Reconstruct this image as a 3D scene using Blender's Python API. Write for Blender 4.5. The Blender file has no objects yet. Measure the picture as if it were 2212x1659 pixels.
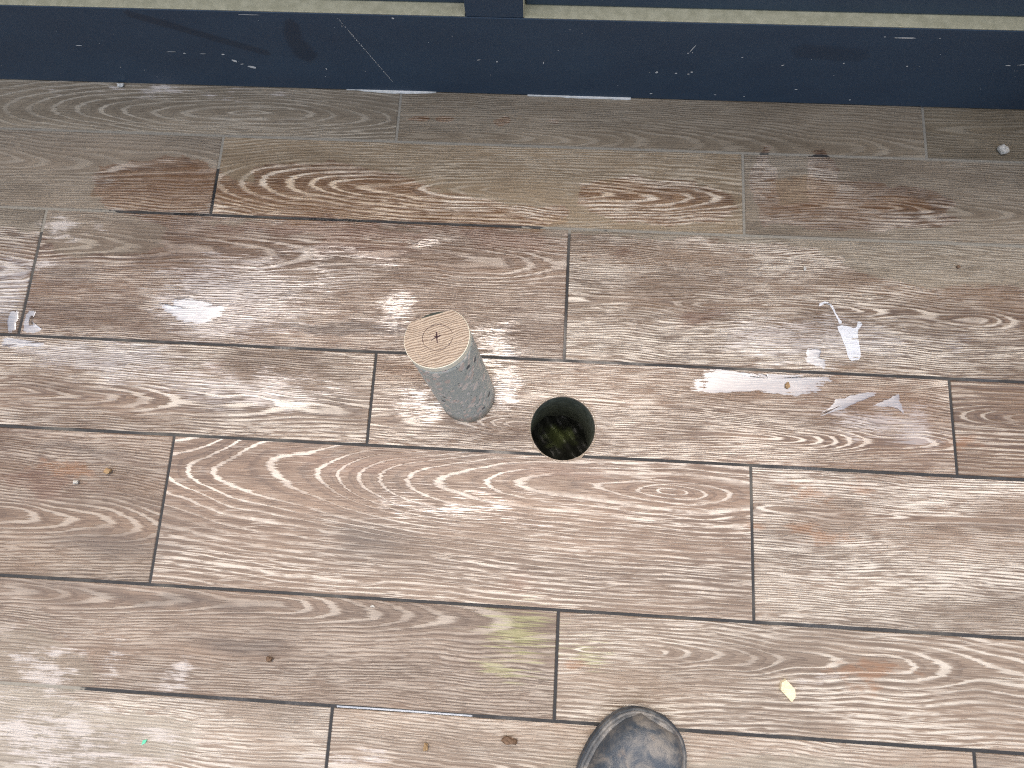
import bpy, bmesh, math, random
from mathutils import Vector, Matrix
from mathutils.geometry import delaunay_2d_cdt

S = bpy.context.scene
C = S.collection
rnd = random.Random(7)

# ------------------------------------------------------------------ camera
cam = bpy.data.cameras.new('camera')
co = bpy.data.objects.new('camera', cam)
C.objects.link(co)
S.camera = co
cam.sensor_fit = 'HORIZONTAL'
cam.sensor_width = 36.0
cam.lens = 36.0 * 1449.1 / 2212.0
cam.clip_start = 0.02
cam.clip_end = 500
R = Matrix(((0.99793845, -0.04830165, 0.04225874),
            (0.05637731, 0.9744081, -0.21760158),
            (-0.03066674, 0.21953542, 0.97512243)))
co.matrix_world = Matrix.Translation((0.82258, -0.66052, 1.04988)) @ R.to_4x4()

# ------------------------------------------------------------------ light
SUN_DIR = Vector((-0.08, 0.22, 1.0)).normalized()
w = bpy.data.worlds.new('World')
S.world = w
w.use_nodes = True
wt = w.node_tree
bg = wt.nodes['Background']
sky = wt.nodes.new('ShaderNodeTexSky')
sky.sky_type = 'NISHITA'
sky.sun_disc = False
sky.sun_elevation = math.asin(SUN_DIR.z)
sky.sun_rotation = math.atan2(SUN_DIR.x, SUN_DIR.y)
sky.air_density = 1.0
sky.dust_density = 6.0
sky.ozone_density = 1.0
wt.links.new(sky.outputs[0], bg.inputs[0])
bg.inputs[1].default_value = 0.15
sl = bpy.data.lights.new('sun', 'SUN')
sl.energy = 1.0
sl.angle = math.radians(105)
sl.color = (0.965, 0.985, 1.0)
so = bpy.data.objects.new('sun', sl)
C.objects.link(so)
so.rotation_euler = SUN_DIR.to_track_quat('Z', 'Y').to_euler()
so.location = (0, 0, 6)

S.view_settings.view_transform = 'Standard'
S.view_settings.look = 'None'
S.view_settings.gamma = 1
S.view_settings.use_curve_mapping = False
S.view_settings.exposure = 0.47
S.render.engine = 'CYCLES'
S.cycles.use_denoising = False
S.cycles.pixel_filter_type = 'BLACKMAN_HARRIS'
S.cycles.filter_width = 1.1


# ------------------------------------------------------------------ helpers
def lin(r, g, b):
    f = lambda c: (c / 255 / 12.92) if c <= 10 else ((c / 255 + 0.055) / 1.055) ** 2.4
    return (f(r), f(g), f(b), 1)


class NT:
    """small helper to write node graphs as expressions"""
    def __init__(s, name):
        s.m = bpy.data.materials.new(name)
        s.m.use_nodes = True
        s.t = s.m.node_tree
        s.b = s.t.nodes['Principled BSDF']
        s.out = s.t.nodes['Material Output']

    def n(s, k, **kw):
        x = s.t.nodes.new(k)
        for a, v in kw.items():
            setattr(x, a, v)
        return x

    def put(s, sock, v):
        if isinstance(v, bpy.types.NodeSocket):
            s.t.links.new(v, sock)
        elif v is not None:
            sock.default_value = v

    def ma(s, op, a, b=None, c=None, clamp=False):
        x = s.n('ShaderNodeMath', operation=op, use_clamp=clamp)
        s.put(x.inputs[0], a)
        s.put(x.inputs[1], b)
        s.put(x.inputs[2], c)
        return x.outputs[0]

    def add(s, a, b): return s.ma('ADD', a, b)
    def sub(s, a, b): return s.ma('SUBTRACT', a, b)
    def mul(s, a, b): return s.ma('MULTIPLY', a, b)
    def mx(s, a, b): return s.ma('MAXIMUM', a, b)

    def vm(s, op, a, b=None):
        x = s.n('ShaderNodeVectorMath', operation=op)
        s.put(x.inputs[0], a)
        s.put(x.inputs[1], b)
        return x.outputs['Value'] if op in ('LENGTH', 'DISTANCE', 'DOT_PRODUCT') else x.outputs[0]

    def xyz(s, x=0.0, y=0.0, z=0.0):
        c = s.n('ShaderNodeCombineXYZ')
        for i, v in enumerate((x, y, z)):
            s.put(c.inputs[i], v)
        return c.outputs[0]

    def sep(s, v):
        c = s.n('ShaderNodeSeparateXYZ')
        s.put(c.inputs[0], v)
        return c.outputs

    def noise(s, v, scale=1.0, detail=2.0, rough=0.5, dist=0.0, color=False):
        x = s.n('ShaderNodeTexNoise')
        s.put(x.inputs['Vector'], v)
        s.put(x.inputs['Scale'], scale)
        s.put(x.inputs['Detail'], detail)
        s.put(x.inputs['Roughness'], rough)
        s.put(x.inputs['Distortion'], dist)
        return x.outputs['Color' if color else 'Fac']

    def ss(s, v, lo, hi, a=0.0, b=1.0):
        x = s.n('ShaderNodeMapRange', interpolation_type='SMOOTHSTEP')
        s.put(x.inputs[0], v)
        for i, q in enumerate((lo, hi, a, b)):
            s.put(x.inputs[i + 1], q)
        return x.outputs[0]

    def mix(s, f, a, b, blend='MIX'):
        x = s.n('ShaderNodeMix', data_type='RGBA', blend_type=blend)
        s.put(x.inputs[0], f)
        s.put(x.inputs[6], a)
        s.put(x.inputs[7], b)
        return x.outputs[2]

    def attr(s, name):
        x = s.n('ShaderNodeAttribute', attribute_type='OBJECT', attribute_name=name)
        return x

    def bump(s, h, dist, strength=1.0, normal=None):
        x = s.n('ShaderNodeBump')
        s.put(x.inputs['Height'], h)
        x.inputs['Distance'].default_value = dist
        s.put(x.inputs['Strength'], strength)
        s.put(x.inputs['Normal'], normal)
        return x.outputs[0]

    def blobs(s, px, py, lst, soft=0.5):
        """union of soft ellipses (cx, cy, rx, ry[, weight]) on the ground"""
        out = None
        for e in lst:
            cx, cy, rx, ry = e[:4]
            a = s.mul(s.sub(px, cx), 1.0 / max(rx, .004))
            b = s.mul(s.sub(py, cy), 1.0 / max(ry, .004))
            d = s.ma('SUBTRACT', 1.0, s.ma('SQRT', s.ma('MULTIPLY_ADD', a, a, s.mul(b, b))))
            if len(e) > 4:
                d = s.sub(d, 1.0 - e[4])
            out = d if out is None else s.mx(out, d)
        return out          # 1 in a centre, 0 on the ellipse, negative outside

    def ground(s, pos):
        """ground x and y with an irregular wander, for stains and films"""
        n = s.noise(pos, 11.0, 3.0, .6, color=True)
        v = s.vm('ADD', pos, s.vm('MULTIPLY', s.vm('SUBTRACT', n, (.5, .5, .5)), (.075, .05, 0)))
        return s.sep(v)

    def bs(s, **kw):
        for k, v in kw.items():
            s.put(s.b.inputs[k.replace('_', ' ')], v)


def link(name, me, mat=None, parent=None):
    o = bpy.data.objects.new(name, me)
    C.objects.link(o)
    if mat is not None:
        for m in (mat if isinstance(mat, (list, tuple)) else [mat]):
            me.materials.append(m)
    if parent is not None:
        o.parent = parent
    return o


def mesh(name, vs, fs, smooth=False, mats=None):
    me = bpy.data.meshes.new(name)
    me.from_pydata([tuple(v) for v in vs], [], fs)
    if mats:
        me.polygons.foreach_set('material_index', mats)
    if smooth:
        me.polygons.foreach_set('use_smooth', [True] * len(me.polygons))
    me.update()
    return me


def tag(o, label, cat, group=None):
    o['label'] = label
    o['category'] = cat
    if group:
        o['group'] = group
    return o


def empty(name, loc, label, cat, rotz=0.0):
    o = bpy.data.objects.new(name, None)
    C.objects.link(o)
    o.location = loc
    o.rotation_euler = (0, 0, rotz)
    o.empty_display_size = .02
    return tag(o, label, cat)


def box(x0, x1, y0, y1, z0, z1, bev=0.0, name='box', seg=2):
    bm = bmesh.new()
    bmesh.ops.create_cube(bm, size=1)
    for v in bm.verts:
        v.co = Vector(((x0 + x1) / 2 + v.co.x * (x1 - x0), (y0 + y1) / 2 + v.co.y * (y1 - y0), (z0 + z1) / 2 + v.co.z * (z1 - z0)))
    if bev:
        bmesh.ops.bevel(bm, geom=list(bm.edges), offset=bev, segments=seg, affect='EDGES', profile=.5)
    me = bpy.data.meshes.new(name)
    bm.to_mesh(me)
    bm.free()
    return me


def slab_with_hole(outer, holes, z0, z1, name, chamfer=0.0):
    """flat slab (outline minus round holes) with top faces in slot 0 and sides in slot 1"""
    vs, edges = [], []
    for loop in [outer] + holes:
        b = len(vs)
        vs += [Vector((p[0], p[1])) for p in loop]
        edges += [(b + i, b + (i + 1) % len(loop)) for i in range(len(loop))]
    def inside(p):
        def pip(poly):
            c = False
            for i in range(len(poly)):
                a, q = poly[i], poly[i - 1]
                if (a[1] > p[1]) != (q[1] > p[1]) and p[0] < (q[0] - a[0]) * (p[1] - a[1]) / (q[1] - a[1]) + a[0]:
                    c = not c
            return c
        return pip(outer) and not any(pip(h) for h in holes)
    rv, re, rf, *_ = delaunay_2d_cdt(vs, edges, [], 0, 1e-7)
    fs = []
    for f in rf:
        c = sum((rv[i] for i in f), Vector((0, 0))) / len(f)
        if inside(c):
            fs.append(list(f))
    n = len(rv)
    verts = [(v.x, v.y, z1) for v in rv] + [(v.x, v.y, z0) for v in rv]
    faces, mats = [], []
    cnt = {}
    for f in fs:
        a = sum((rv[f[i]].x * rv[f[(i + 1) % len(f)]].y - rv[f[(i + 1) % len(f)]].x * rv[f[i]].y) for i in range(len(f)))
        if a < 0:
            f.reverse()
        faces.append(tuple(f)); mats.append(0)
        faces.append(tuple(i + n for i in reversed(f))); mats.append(1)
        for i in range(len(f)):
            cnt[(f[i], f[(i + 1) % len(f)])] = 1
    for (a, b) in list(cnt):
        if (b, a) not in cnt:
            faces.append((b, a, a + n, b + n)); mats.append(1)
    return mesh(name, verts, faces, mats=mats)


def smooth_outline(pts, jit=0.0012, n=3, seed=0):
    """closed Catmull-Rom through the points, a little ragged"""
    r = random.Random(seed)
    out = []
    m = len(pts)
    for i in range(m):
        p0, p1, p2, p3 = (Vector(pts[(i + k - 1) % m]) for k in range(4))
        for k in range(n):
            t = k / n
            q = 0.5 * ((2 * p1) + (p2 - p0) * t + (2 * p0 - 5 * p1 + 4 * p2 - p3) * t * t + (3 * p1 - p0 - 3 * p2 + p3) * t ** 3)
            out.append((q.x + r.uniform(-jit, jit), q.y + r.uniform(-jit, jit)))
    return out


def circle(cx, cy, r, n, jit=0.0, seed=0):
    q = random.Random(seed)
    out = []
    for i in range(n):
        rr = r + q.uniform(-jit, jit)
        out.append((cx + rr * math.cos(2 * math.pi * i / n), cy + rr * math.sin(2 * math.pi * i / n)))
    return out


# ------------------------------------------------------------------ wear maps (ground coordinates, metres)
WET = [(0.147, -0.114, 0.123, 0.053), (0.449, -0.110, 0.153, 0.050), (0.677, -0.14, 0.095, 0.03), (0.795, -0.132, 0.047, 0.017),
       (0.895, -0.071, 0.022, 0.012), (0.97, -0.077, 0.039, 0.021), (0.338, -0.068, 0.033, 0.013), (0.428, -0.061, 0.018, 0.014),
       (1.189, -0.059, 0.017, 0.06), (1.282, -0.051, 0.022, 0.051), (1.339, -0.066, 0.046, 0.021), (1.415, -0.072, 0.061, 0.017),
       (1.467, -0.082, 0.03, 0.014), (0.585, 0.045, 0.015, 0.006), (0.635, 0.047, 0.013, 0.007), (0.737, 0.047, 0.016, 0.007),
       (0.819, 0.049, 0.006, 0.004), (1.006, -0.101, 0.117, 0.034), (1.344, -0.113, 0.136, 0.025), (0.323, -0.133, 0.194, 0.017)]
DRY = [(0.05, -0.2, 0.12, 0.043), (-0.09, -0.136, 0.133, 0.062), (1.481, -0.181, 0.19, 0.055),
       (0.02, -0.985, 0.35, 0.06), (0.06, -0.9, 0.12, 0.05), (1.25, -0.99, .5, .06, .8)]
GLOSS = [(0.272, -0.303, 0.115, 0.072, 1.0), (-0.087, -0.3, 0.04, 0.079, 1.0), (0.578, -0.316, 0.042, 0.05, .85), (0.75, -0.358, 0.055, 0.05, .9),
         (0.765, -0.427, 0.033, 0.055, .9), (0.625, -0.463, 0.10, 0.06, .55), (1.186, -0.322, 0.103, 0.054, .6), (1.476, -0.328, 0.065, 0.054, .5),
         (0.617, -0.185, 0.071, 0.019, .6), (0.041, -0.408, 0.133, 0.032, .8), (0.188, -0.44, 0.215, 0.047, .55), (0.399, -0.461, 0.188, 0.061, .5),
         (1.416, -0.469, 0.056, 0.065, .6), (0.452, -0.267, 0.156, 0.073, .4), (1.324, -0.346, 0.087, 0.046, .5), (0.45, -.22, .35, .05, .4), (.30, -.45, .42, .07, .45), (.35, -.31, .40, .08, .35), (1.30, -.34, .28, .09, .4), (.70, -.38, .16, .12, .4), (1.40, -.47, .12, .07, .4), (.7, -.62, .4, .08, .25), (1.30, -.33, .2, .075, .62), (1.33, -.46, .12, .05, .6), (1.18, -.33, .11, .055, .8), (.30, -.30, .13, .08, 1.1), (.10, -.415, .22, .045, .75), (.33, -.47, .25, .05, .5)]
GREEN = [(0.815, -0.804, 0.055, 0.046), (0.911, -0.818, 0.036, 0.024, .8), (0.79, -0.851, 0.045, 0.03, .7)]
RUST = [(1.232, -0.571, 0.049, 0.021), (1.153, -0.631, 0.028, 0.012), (1.253, -0.632, 0.062, 0.017), (0.898, -0.838, 0.02, 0.016),
        (1.312, -0.56, 0.028, 0.014), (1.484, -0.487, 0.035, 0.014), (0.074, -0.605, 0.068, 0.018), (1.317, -0.824, 0.079, 0.019), (1.31, -0.844, 0.033, 0.025)]
DUST = [(.13, .082, .30, .016, .75), (0.297, -0.894, 0.03, 0.04), (0.2, -0.88, 0.03, 0.039), (0.1, -0.893, 0.09, 0.045), (0.116, -0.985, 0.30, 0.07, 1.0),
        (0.297, -0.976, 0.041, 0.031), (0.565, -0.99, 0.1, 0.018), (-0.013, -0.186, 0.066, 0.026), (-0.041, -0.247, 0.081, 0.026, .7),
        (0.265, -0.436, 0.046, 0.023, .6), (1.225, -0.836, 0.079, 0.016, .6), (.2, -.39, .02, .012), (1.08, -.771, .05, .006)]
RED = [(.47, -.170, .27, .020), (.52, -.20, .10, .024), (.74, -.178, .10, .03), (.95, -.20, .08, .02, .7), (1.08, -.30, .12, .05, .5), (.05, -.63, .2, .05, .6)]
AMBER = [(.43, -.118, .19, .045), (.147, -.114, .12, .045), (.70, -.145, .14, .018), (1.25, -.07, .09, .05, .7), (.93, -.077, .07, .022), (1.40, -.085, .08, .02, .8), (.585, .045, .018, .007), (.635, .047, .016, .007), (.737, .047, .018, .007)]
PINK = [(0.804, -0.726, 0.042, 0.023), (0.283, -0.424, 0.027, 0.016), (0.547, -0.565, 0.183, 0.022), (0.853, -0.563, 0.179, 0.021)]
DARK = [(0.559, -0.678, 0.114, 0.048, .8), (0.162, -0.708, 0.117, 0.028), (0.321, -0.785, 0.353, 0.017, .9), (0.395, -0.843, 0.091, 0.016),
        (0.067, -0.569, 0.174, 0.019, .8), (0.50, -0.343, 0.11, 0.008, 1.5), (0.013, -0.27, 0.097, 0.042, .6), (.35, .035, .04, .012, .8)]


def wet_mask(t, px, py, nz, floor_dry=.55):
    """0 dry .. 1 wet, from ground position and a ragged noise"""
    band = t.ss(py, -0.12, -0.20, -1.2, 0.9)
    e = t.blobs(px, py, WET)
    a = t.mx(band, t.ma('MULTIPLY_ADD', e, 3.0, 0.7))
    d = t.blobs(px, py, DRY)
    a = t.sub(a, t.mul(t.mx(t.ma('ADD', d, 0.25), 0.0), 2.6))
    a = t.add(a, t.mul(t.sub(nz, 0.5), 2.6))
    return t.mul(t.ss(a, -0.02, 0.16), t.ss(py, -.50, -.80, 1.0, floor_dry))


# ------------------------------------------------------------------ materials
def tile_material(local_wear=False):
    t = NT('wood_grain_porcelain')
    tc = t.n('ShaderNodeTexCoord').outputs['Object']
    pos = t.n('ShaderNodeNewGeometry').outputs['Position']
    px, py, pz = t.ground(pos)
    ox, oy, oz = t.sep(tc)
    seed = t.attr('grain_seed').outputs['Fac']
    g = t.sep(t.attr('grain_shape').outputs['Vector'])        # centre line, slope, depth
    g2 = t.sep(t.attr('grain_scale').outputs['Vector'])       # lines per metre, wander, line weight
    tone = t.attr('tone').outputs['Color']
    # sawn-through growth rings: a long tapering cone cut by the board's face
    p3 = t.xyz(ox, oy, t.mul(seed, 7.31))
    low = t.noise(t.vm('MULTIPLY', p3, (2.6, 5.0, 1)), 1.0, 2.0, .55)
    low2 = t.noise(t.vm('MULTIPLY', t.vm('ADD', p3, (3.7, 1.3, 9.2)), (4.0, 9.0, 1)), 1.0, 2.0, .5)
    jag = t.noise(t.vm('MULTIPLY', p3, (17, 330, 1)), 1.0, 1.0, .6)
    fine = t.noise(t.vm('MULTIPLY', p3, (19, 500, 1)), 1.0, 1.5, .6)
    y1 = t.sub(t.sub(oy, g[0]), t.mul(t.sub(low2, .5), .030))
    h = t.add(t.ma('MULTIPLY_ADD', ox, g[1], g[2]), t.mul(t.sub(low, .5), t.mul(g2[1], .6)))
    r = t.ma('SQRT', t.ma('MULTIPLY_ADD', y1, y1, t.mul(h, h)))
    rj = t.add(r, t.mul(t.sub(jag, .5), .0024))
    q = t.mul(rj, t.mul(g2[0], 1.28))
    q = t.add(q, t.mul(t.noise(t.xyz(t.mul(r, 28.0), seed, 0.0), 1.0, 2.0), 3.5))
    fr = t.ma('FRACT', q)
    kw = t.ma('MINIMUM', t.ma('MAXIMUM', t.mul(g2[0], 1 / 190), .5), 1.0)     # broad rings keep narrow limed lines
    fc = t.add(t.ma('DIVIDE', t.sub(fr, .48), kw), .48)
    line = t.mul(t.ss(fc, .0, .34), t.ss(fc, .98, .60))
    dash = t.noise(t.xyz(t.mul(ox, 30.0), t.mul(q, 1.3), seed), 1.0, 2.0, .6)
    patch = t.noise(t.vm('MULTIPLY', t.vm('ADD', p3, (11, 5, 2)), (5, 16, 1)), 1.0, 4.0, .6)
    flat = t.ss(t.ma('DIVIDE', t.ma('ABSOLUTE', y1), t.add(r, .0005)), .35, .9)      # 0 inside the arches, 1 along the sides
    thin = t.mul(t.ss(fc, .30, .48), t.ss(fc, .86, .66))
    line = t.add(t.mul(line, flat), t.mul(thin, t.ma('SUBTRACT', 1.0, flat)))
    line = t.mul(line, t.ma('MAXIMUM', t.ss(dash, .30, .56), t.ma('SUBTRACT', 1.0, flat)))
    pore = t.mul(t.ss(fine, .53, .66), t.ma('MULTIPLY_ADD', flat, .65, .35))
    lime = t.ma('MAXIMUM', line, t.mul(pore, .9))
    lime = t.mul(lime, t.ss(patch, .32, .62, .22, 1.0))
    lime = t.mul(lime, g2[2])
    # wear
    rag = t.noise(t.vm('MULTIPLY', pos, (14, 32, 1)), 1.0, 6.0, .68)
    rag2 = t.noise(t.vm('MULTIPLY', pos, (40, 90, 1)), 1.0, 3.0, .6)
    wet = wet_mask(t, px, py, t.add(t.mul(rag, .6), t.mul(rag2, .4)))
    gl = t.ma('MULTIPLY_ADD', t.blobs(px, py, GLOSS), 1.5, t.add(t.mul(t.sub(rag, .5), 2.4), t.mul(t.sub(fine, .5), 2.6)))
    gl = t.ss(gl, .05, .7)
    # colour: limed brown board
    mott = t.noise(t.vm('MULTIPLY', p3, (3.2, 22, 1)), 1.0, 5.0, .62)
    dry_c = t.mix(mott, lin(104, 94, 81), lin(143, 132, 117))
    wet_c = t.mix(mott, lin(80, 60, 44), lin(132, 109, 87))
    base = t.mix(wet, dry_c, wet_c)
    late = t.ma('MAXIMUM', t.ss(fr, .72, .98), t.mul(t.ss(fine, .46, .36), .8))
    base = t.mix(t.mul(late, t.ma('MULTIPLY_ADD', wet, .3, .28)), base, t.mix(wet, lin(78, 66, 54), lin(58, 38, 26)))
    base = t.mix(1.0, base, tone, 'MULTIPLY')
    cloud = t.noise(t.vm('MULTIPLY', t.vm('ADD', p3, (5, 8, 3)), (3.0, 11, 1)), 1.0, 4, .6)
    cv = t.ss(cloud, .32, .68, .78, 1.18)
    base = t.mix(1.0, base, t.xyz(cv, cv, cv), 'MULTIPLY')
    limec = t.mix(wet, lin(170, 161, 145), lin(212, 202, 186))
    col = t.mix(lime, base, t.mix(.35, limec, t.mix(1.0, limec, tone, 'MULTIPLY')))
    dk = t.ss(t.add(t.mul(t.blobs(px, py, DARK), .9), t.mul(t.sub(mott, .5), 1.6)), -.1, .8)
    col = t.mix(t.mul(dk, .55), col, lin(84, 74, 66))
    rd = t.ss(t.add(t.blobs(px, py, RED), t.mul(t.sub(rag, .5), 2.4)), .0, .6)
    col = t.mix(t.mul(rd, .55), col, t.mix(lime, lin(88, 54, 36), lin(156, 124, 100)))
    am = t.ss(t.add(t.blobs(px, py, AMBER), t.mul(t.sub(rag, .5), 1.6)), -.05, .12)
    col = t.mix(t.mul(am, .5), col, t.mix(lime, lin(100, 68, 38), lin(168, 138, 100)))
    pk = t.ss(t.add(t.blobs(px, py, PINK), t.mul(t.sub(rag, .5), 1.8)), .0, 1.0)
    col = t.mix(t.mul(pk, .14), col, lin(176, 134, 116))
    ru = t.ss(t.add(t.blobs(px, py, RUST), t.mul(t.sub(rag2, .5), 2.6)), .1, .9)
    col = t.mix(t.mul(ru, .38), col, lin(150, 98, 52))
    gr = t.ss(t.add(t.mul(t.blobs(px, py, GREEN), 1.0), t.mul(t.sub(fine, .5), 4.5)), .1, 1.0)
    col = t.mix(t.mul(gr, .5), col, lin(158, 160, 100))
    du = t.ss(t.add(t.mul(t.blobs(px, py, DUST), .9), t.add(t.mul(t.sub(rag, .5), 4.5), t.mul(t.sub(fine, .5), 2.2))), .3, 1.1)
    col = t.mix(t.mul(du, .8), col, lin(205, 197, 188))
    # relief: grain ridges, pores; glaze roughness follows damp and films
    hh = t.add(t.add(t.mul(line, .8), t.mul(fine, .9)), t.mul(jag, .5))
    hh = t.mul(hh, t.ma('SUBTRACT', 1.0, t.mul(gl, .35)))
    nb = t.bump(hh, .0008, 1.0)
    film = t.mul(gl, t.ma('SUBTRACT', 1.0, du))
    rough = t.ma('SUBTRACT', t.sub(.62, t.mul(wet, .22)), t.mul(film, .2))
    t.bs(Base_Color=col, Roughness=rough, Normal=nb, Specular_IOR_Level=.35, Coat_Weight=t.add(t.mul(wet, .16), t.mul(film, .88)),
         Coat_Roughness=t.ma('SUBTRACT', .24, t.mul(film, .18)), Coat_IOR=2.35, Coat_Normal=nb)
    return t.m


def biscuit_material():
    t = NT('fired_clay_edge')
    tc = t.n('ShaderNodeTexCoord').outputs['Object']
    nz = t.noise(tc, 300, 3)
    t.bs(Base_Color=t.mix(nz, lin(120, 108, 92), lin(176, 160, 138)), Roughness=.7, Normal=t.bump(nz, .001))
    return t.m


def grout_material():
    t = NT('cement_grout')
    pos = t.n('ShaderNodeNewGeometry').outputs['Position']
    px, py, pz = t.ground(pos)
    rag = t.noise(t.vm('MULTIPLY', pos, (14, 32, 1)), 1.0, 6.0, .68)
    rag2 = t.noise(t.vm('MULTIPLY', pos, (40, 90, 1)), 1.0, 3.0, .6)
    wet = wet_mask(t, px, py, t.add(t.mul(rag, .6), t.mul(rag2, .4)), 1.0)
    low = t.ss(py, -.6, -.95)
    wet = t.mul(wet, t.ss(t.noise(pos, 9, 3), .3, .5, .7, 1.0))
    nz = t.noise(pos, 260, 3)
    col = t.mix(wet, t.mix(nz, lin(120, 116, 106), lin(160, 155, 142)), t.mix(nz, lin(22, 22, 22), lin(54, 54, 54)))
    gl = t.ss(t.noise(t.vm('MULTIPLY', pos, (7, 2, 1)), 1.0, 2), .58, .68)
    t.bs(Base_Color=col, Roughness=t.sub(.85, t.mul(wet, t.ma('MULTIPLY_ADD', gl, .5, .2))), Normal=t.bump(nz, .0006),
         Coat_Weight=t.mul(t.mul(wet, gl), .2), Coat_Roughness=.15, Coat_IOR=1.4)
    return t.m


def water_material():
    t = NT('standing_water')
    pos = t.n('ShaderNodeNewGeometry').outputs['Position']
    n1 = t.noise(t.vm('MULTIPLY', pos, (30, 200, 1)), 1.0, 2)
    nb = t.bump(n1, .0004, .5)
    tr = t.n('ShaderNodeBsdfTransparent')
    gl = t.n('ShaderNodeBsdfGlossy')
    gl.inputs['Roughness'].default_value = .03
    gl.inputs['Color'].default_value = (.90, .95, 1, 1)
    t.put(gl.inputs['Normal'], nb)
    lw = t.n('ShaderNodeLayerWeight')
    t.put(lw.inputs['Normal'], nb)
    f5 = t.ma('POWER', lw.outputs['Facing'], 4.0)
    fr = t.ma('MULTIPLY_ADD', f5, .78, .22)
    at = t.n('ShaderNodeAttribute', attribute_type='GEOMETRY', attribute_name='film').outputs['Fac']      # the film thins out towards its rim
    n2 = t.noise(t.vm('MULTIPLY', pos, (26, 330, 1)), 1.0, 2)      # ridges of the board standing through the film
    n3 = t.noise(t.vm('MULTIPLY', pos, (45, 70, 1)), 1.0, 4, .65)
    fr = t.mul(fr, t.ss(t.add(t.add(n2, t.mul(t.sub(n3, .5), 1.1)), t.mul(t.sub(at, .5), .6)), .34, .50, .0, 1.0))
    mx = t.n('ShaderNodeMixShader')
    t.put(mx.inputs[0], fr)
    t.put(mx.inputs[1], tr.outputs[0])
    t.put(mx.inputs[2], gl.outputs[0])
    t.t.links.new(mx.outputs[0], t.out.inputs['Surface'])
    return t.m


def navy_material():
    t = NT('navy_paint')
    pos = t.n('ShaderNodeNewGeometry').outputs['Position']
    px, py, pz = t.sep(pos)
    n1 = t.noise(t.vm('MULTIPLY', pos, (6, 6, 14)), 1.0, 5, .6)
    n2 = t.noise(t.vm('MULTIPLY', pos, (60, 60, 400)), 1.0, 3, .6)
    col = t.mix(n1, lin(43, 61, 79), lin(59, 81, 99))
    # old wet runs and rubbed marks: a slanting streak and a bottle-shaped run
    def seg(ax, az, bx, bz, r):
        dx, dz = bx - ax, bz - az
        L = math.hypot(dx, dz)
        ux, uz = dx / L, dz / L
        a = t.sub(px, ax); b = t.sub(pz, az)
        s_ = t.add(t.mul(a, ux), t.mul(b, uz))
        d = t.ma('ABSOLUTE', t.sub(t.mul(b, ux), t.mul(a, uz)))
        end = t.mx(t.mx(t.mul(s_, -1), t.sub(s_, L)), 0.0)
        return t.ss(t.add(t.add(d, end), t.mul(t.sub(n1, .5), r * 1.2)), r, r * .45)
    m = t.mx(seg(.15, .172, .34, .09, .010), t.mx(seg(.405, .16, .395, .115, .017), seg(.40, .115, .405, .085, .024)))
    m = t.mx(m, t.mul(seg(1.20, .13, 1.30, .12, .02), .6))
    col = t.mix(t.mul(m, .42), col, lin(20, 29, 44))
    dust = t.ss(t.noise(t.vm('MULTIPLY', pos, (25, 25, 60)), 1.0, 5, .75), .58, .8)
    col = t.mix(t.mul(dust, .14), col, lin(120, 124, 120))
    t.bs(Base_Color=col, Roughness=t.sub(t.add(.36, t.mul(n1, .16)), t.mul(m, .1)), Normal=t.bump(n2, .0003, .5))
    return t.m


def plain(name, c0, c1, rough, scale, bump=.0005, detail=4, stretch=(1, 1, 1), **kw):
    t = NT(name)
    tc = t.n('ShaderNodeTexCoord').outputs['Object']
    nz = t.noise(t.vm('MULTIPLY', tc, stretch), scale, detail, .6)
    t.bs(Base_Color=t.mix(t.ss(nz, .3, .7), c0, c1), Roughness=rough, Normal=t.bump(nz, bump), **kw)
    return t.m


def concrete_core_material():
    t = NT('drilled_concrete')
    tc = t.n('ShaderNodeTexCoord').outputs['Object']
    x, y, z = t.sep(tc)
    ang = t.ma('ARCTAN2', y, x)
    u = t.mul(ang, .0437)
    uv = t.xyz(u, z, 0.0)
    wob = t.noise(uv, 60, 2, color=True)
    p = t.vm('ADD', uv, t.vm('MULTIPLY', t.vm('SUBTRACT', wob, (.5, .5, .5)), (.004, .004, 0)))
    rot = t.n('ShaderNodeVectorRotate', rotation_type='Z_AXIS')
    t.put(rot.inputs['Vector'], p)
    rot.inputs['Angle'].default_value = .55
    col = t.mix(t.noise(uv, 130, 4), lin(164, 168, 157), lin(194, 196, 184))
    bumpsum = None
    for sc, lo, hi, cA, cB, prob, st in ((84, .22, .56, lin(228, 214, 198), lin(208, 188, 172), .60, (1.5, .7, 1)),
                                         (160, .10, .5, lin(222, 214, 202), lin(190, 188, 180), .5, (1.4, .7, 1)),
                                         (300, .02, .36, lin(50, 58, 58), lin(70, 76, 74), .36, (1.1, .9, 1)),
                                         (46, .12, .34, lin(52, 62, 68), lin(80, 88, 92), .2, (1, 1, 1))):
        v = t.n('ShaderNodeTexVoronoi', feature='F1')
        t.put(v.inputs['Vector'], t.vm('MULTIPLY', rot.outputs[0], st))
        v.inputs['Scale'].default_value = sc
        rr = t.sep(v.outputs['Color'])
        size = t.ma('MULTIPLY_ADD', rr[0], hi - lo, lo)
        on = t.ma('LESS_THAN', rr[1], prob)
        m = t.mul(t.ss(t.sub(size, v.outputs['Distance']), -.02, .03), on)
        col = t.mix(t.mul(m, .92), col, t.mix(rr[2], cA, cB))
    pit = t.ss(t.noise(uv, 420, 2), .70, .76)
    col = t.mix(t.mul(pit, .8), col, lin(40, 44, 44))
    nz = t.noise(uv, 500, 3)
    band = t.noise(t.xyz(0.0, t.mul(z, 1.0), 0.0), 900, 1)
    t.bs(Base_Color=col, Roughness=.5, Normal=t.bump(t.sub(t.add(t.mul(nz, .5), t.mul(band, .3)), pit), .0004))
    return t.m


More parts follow.
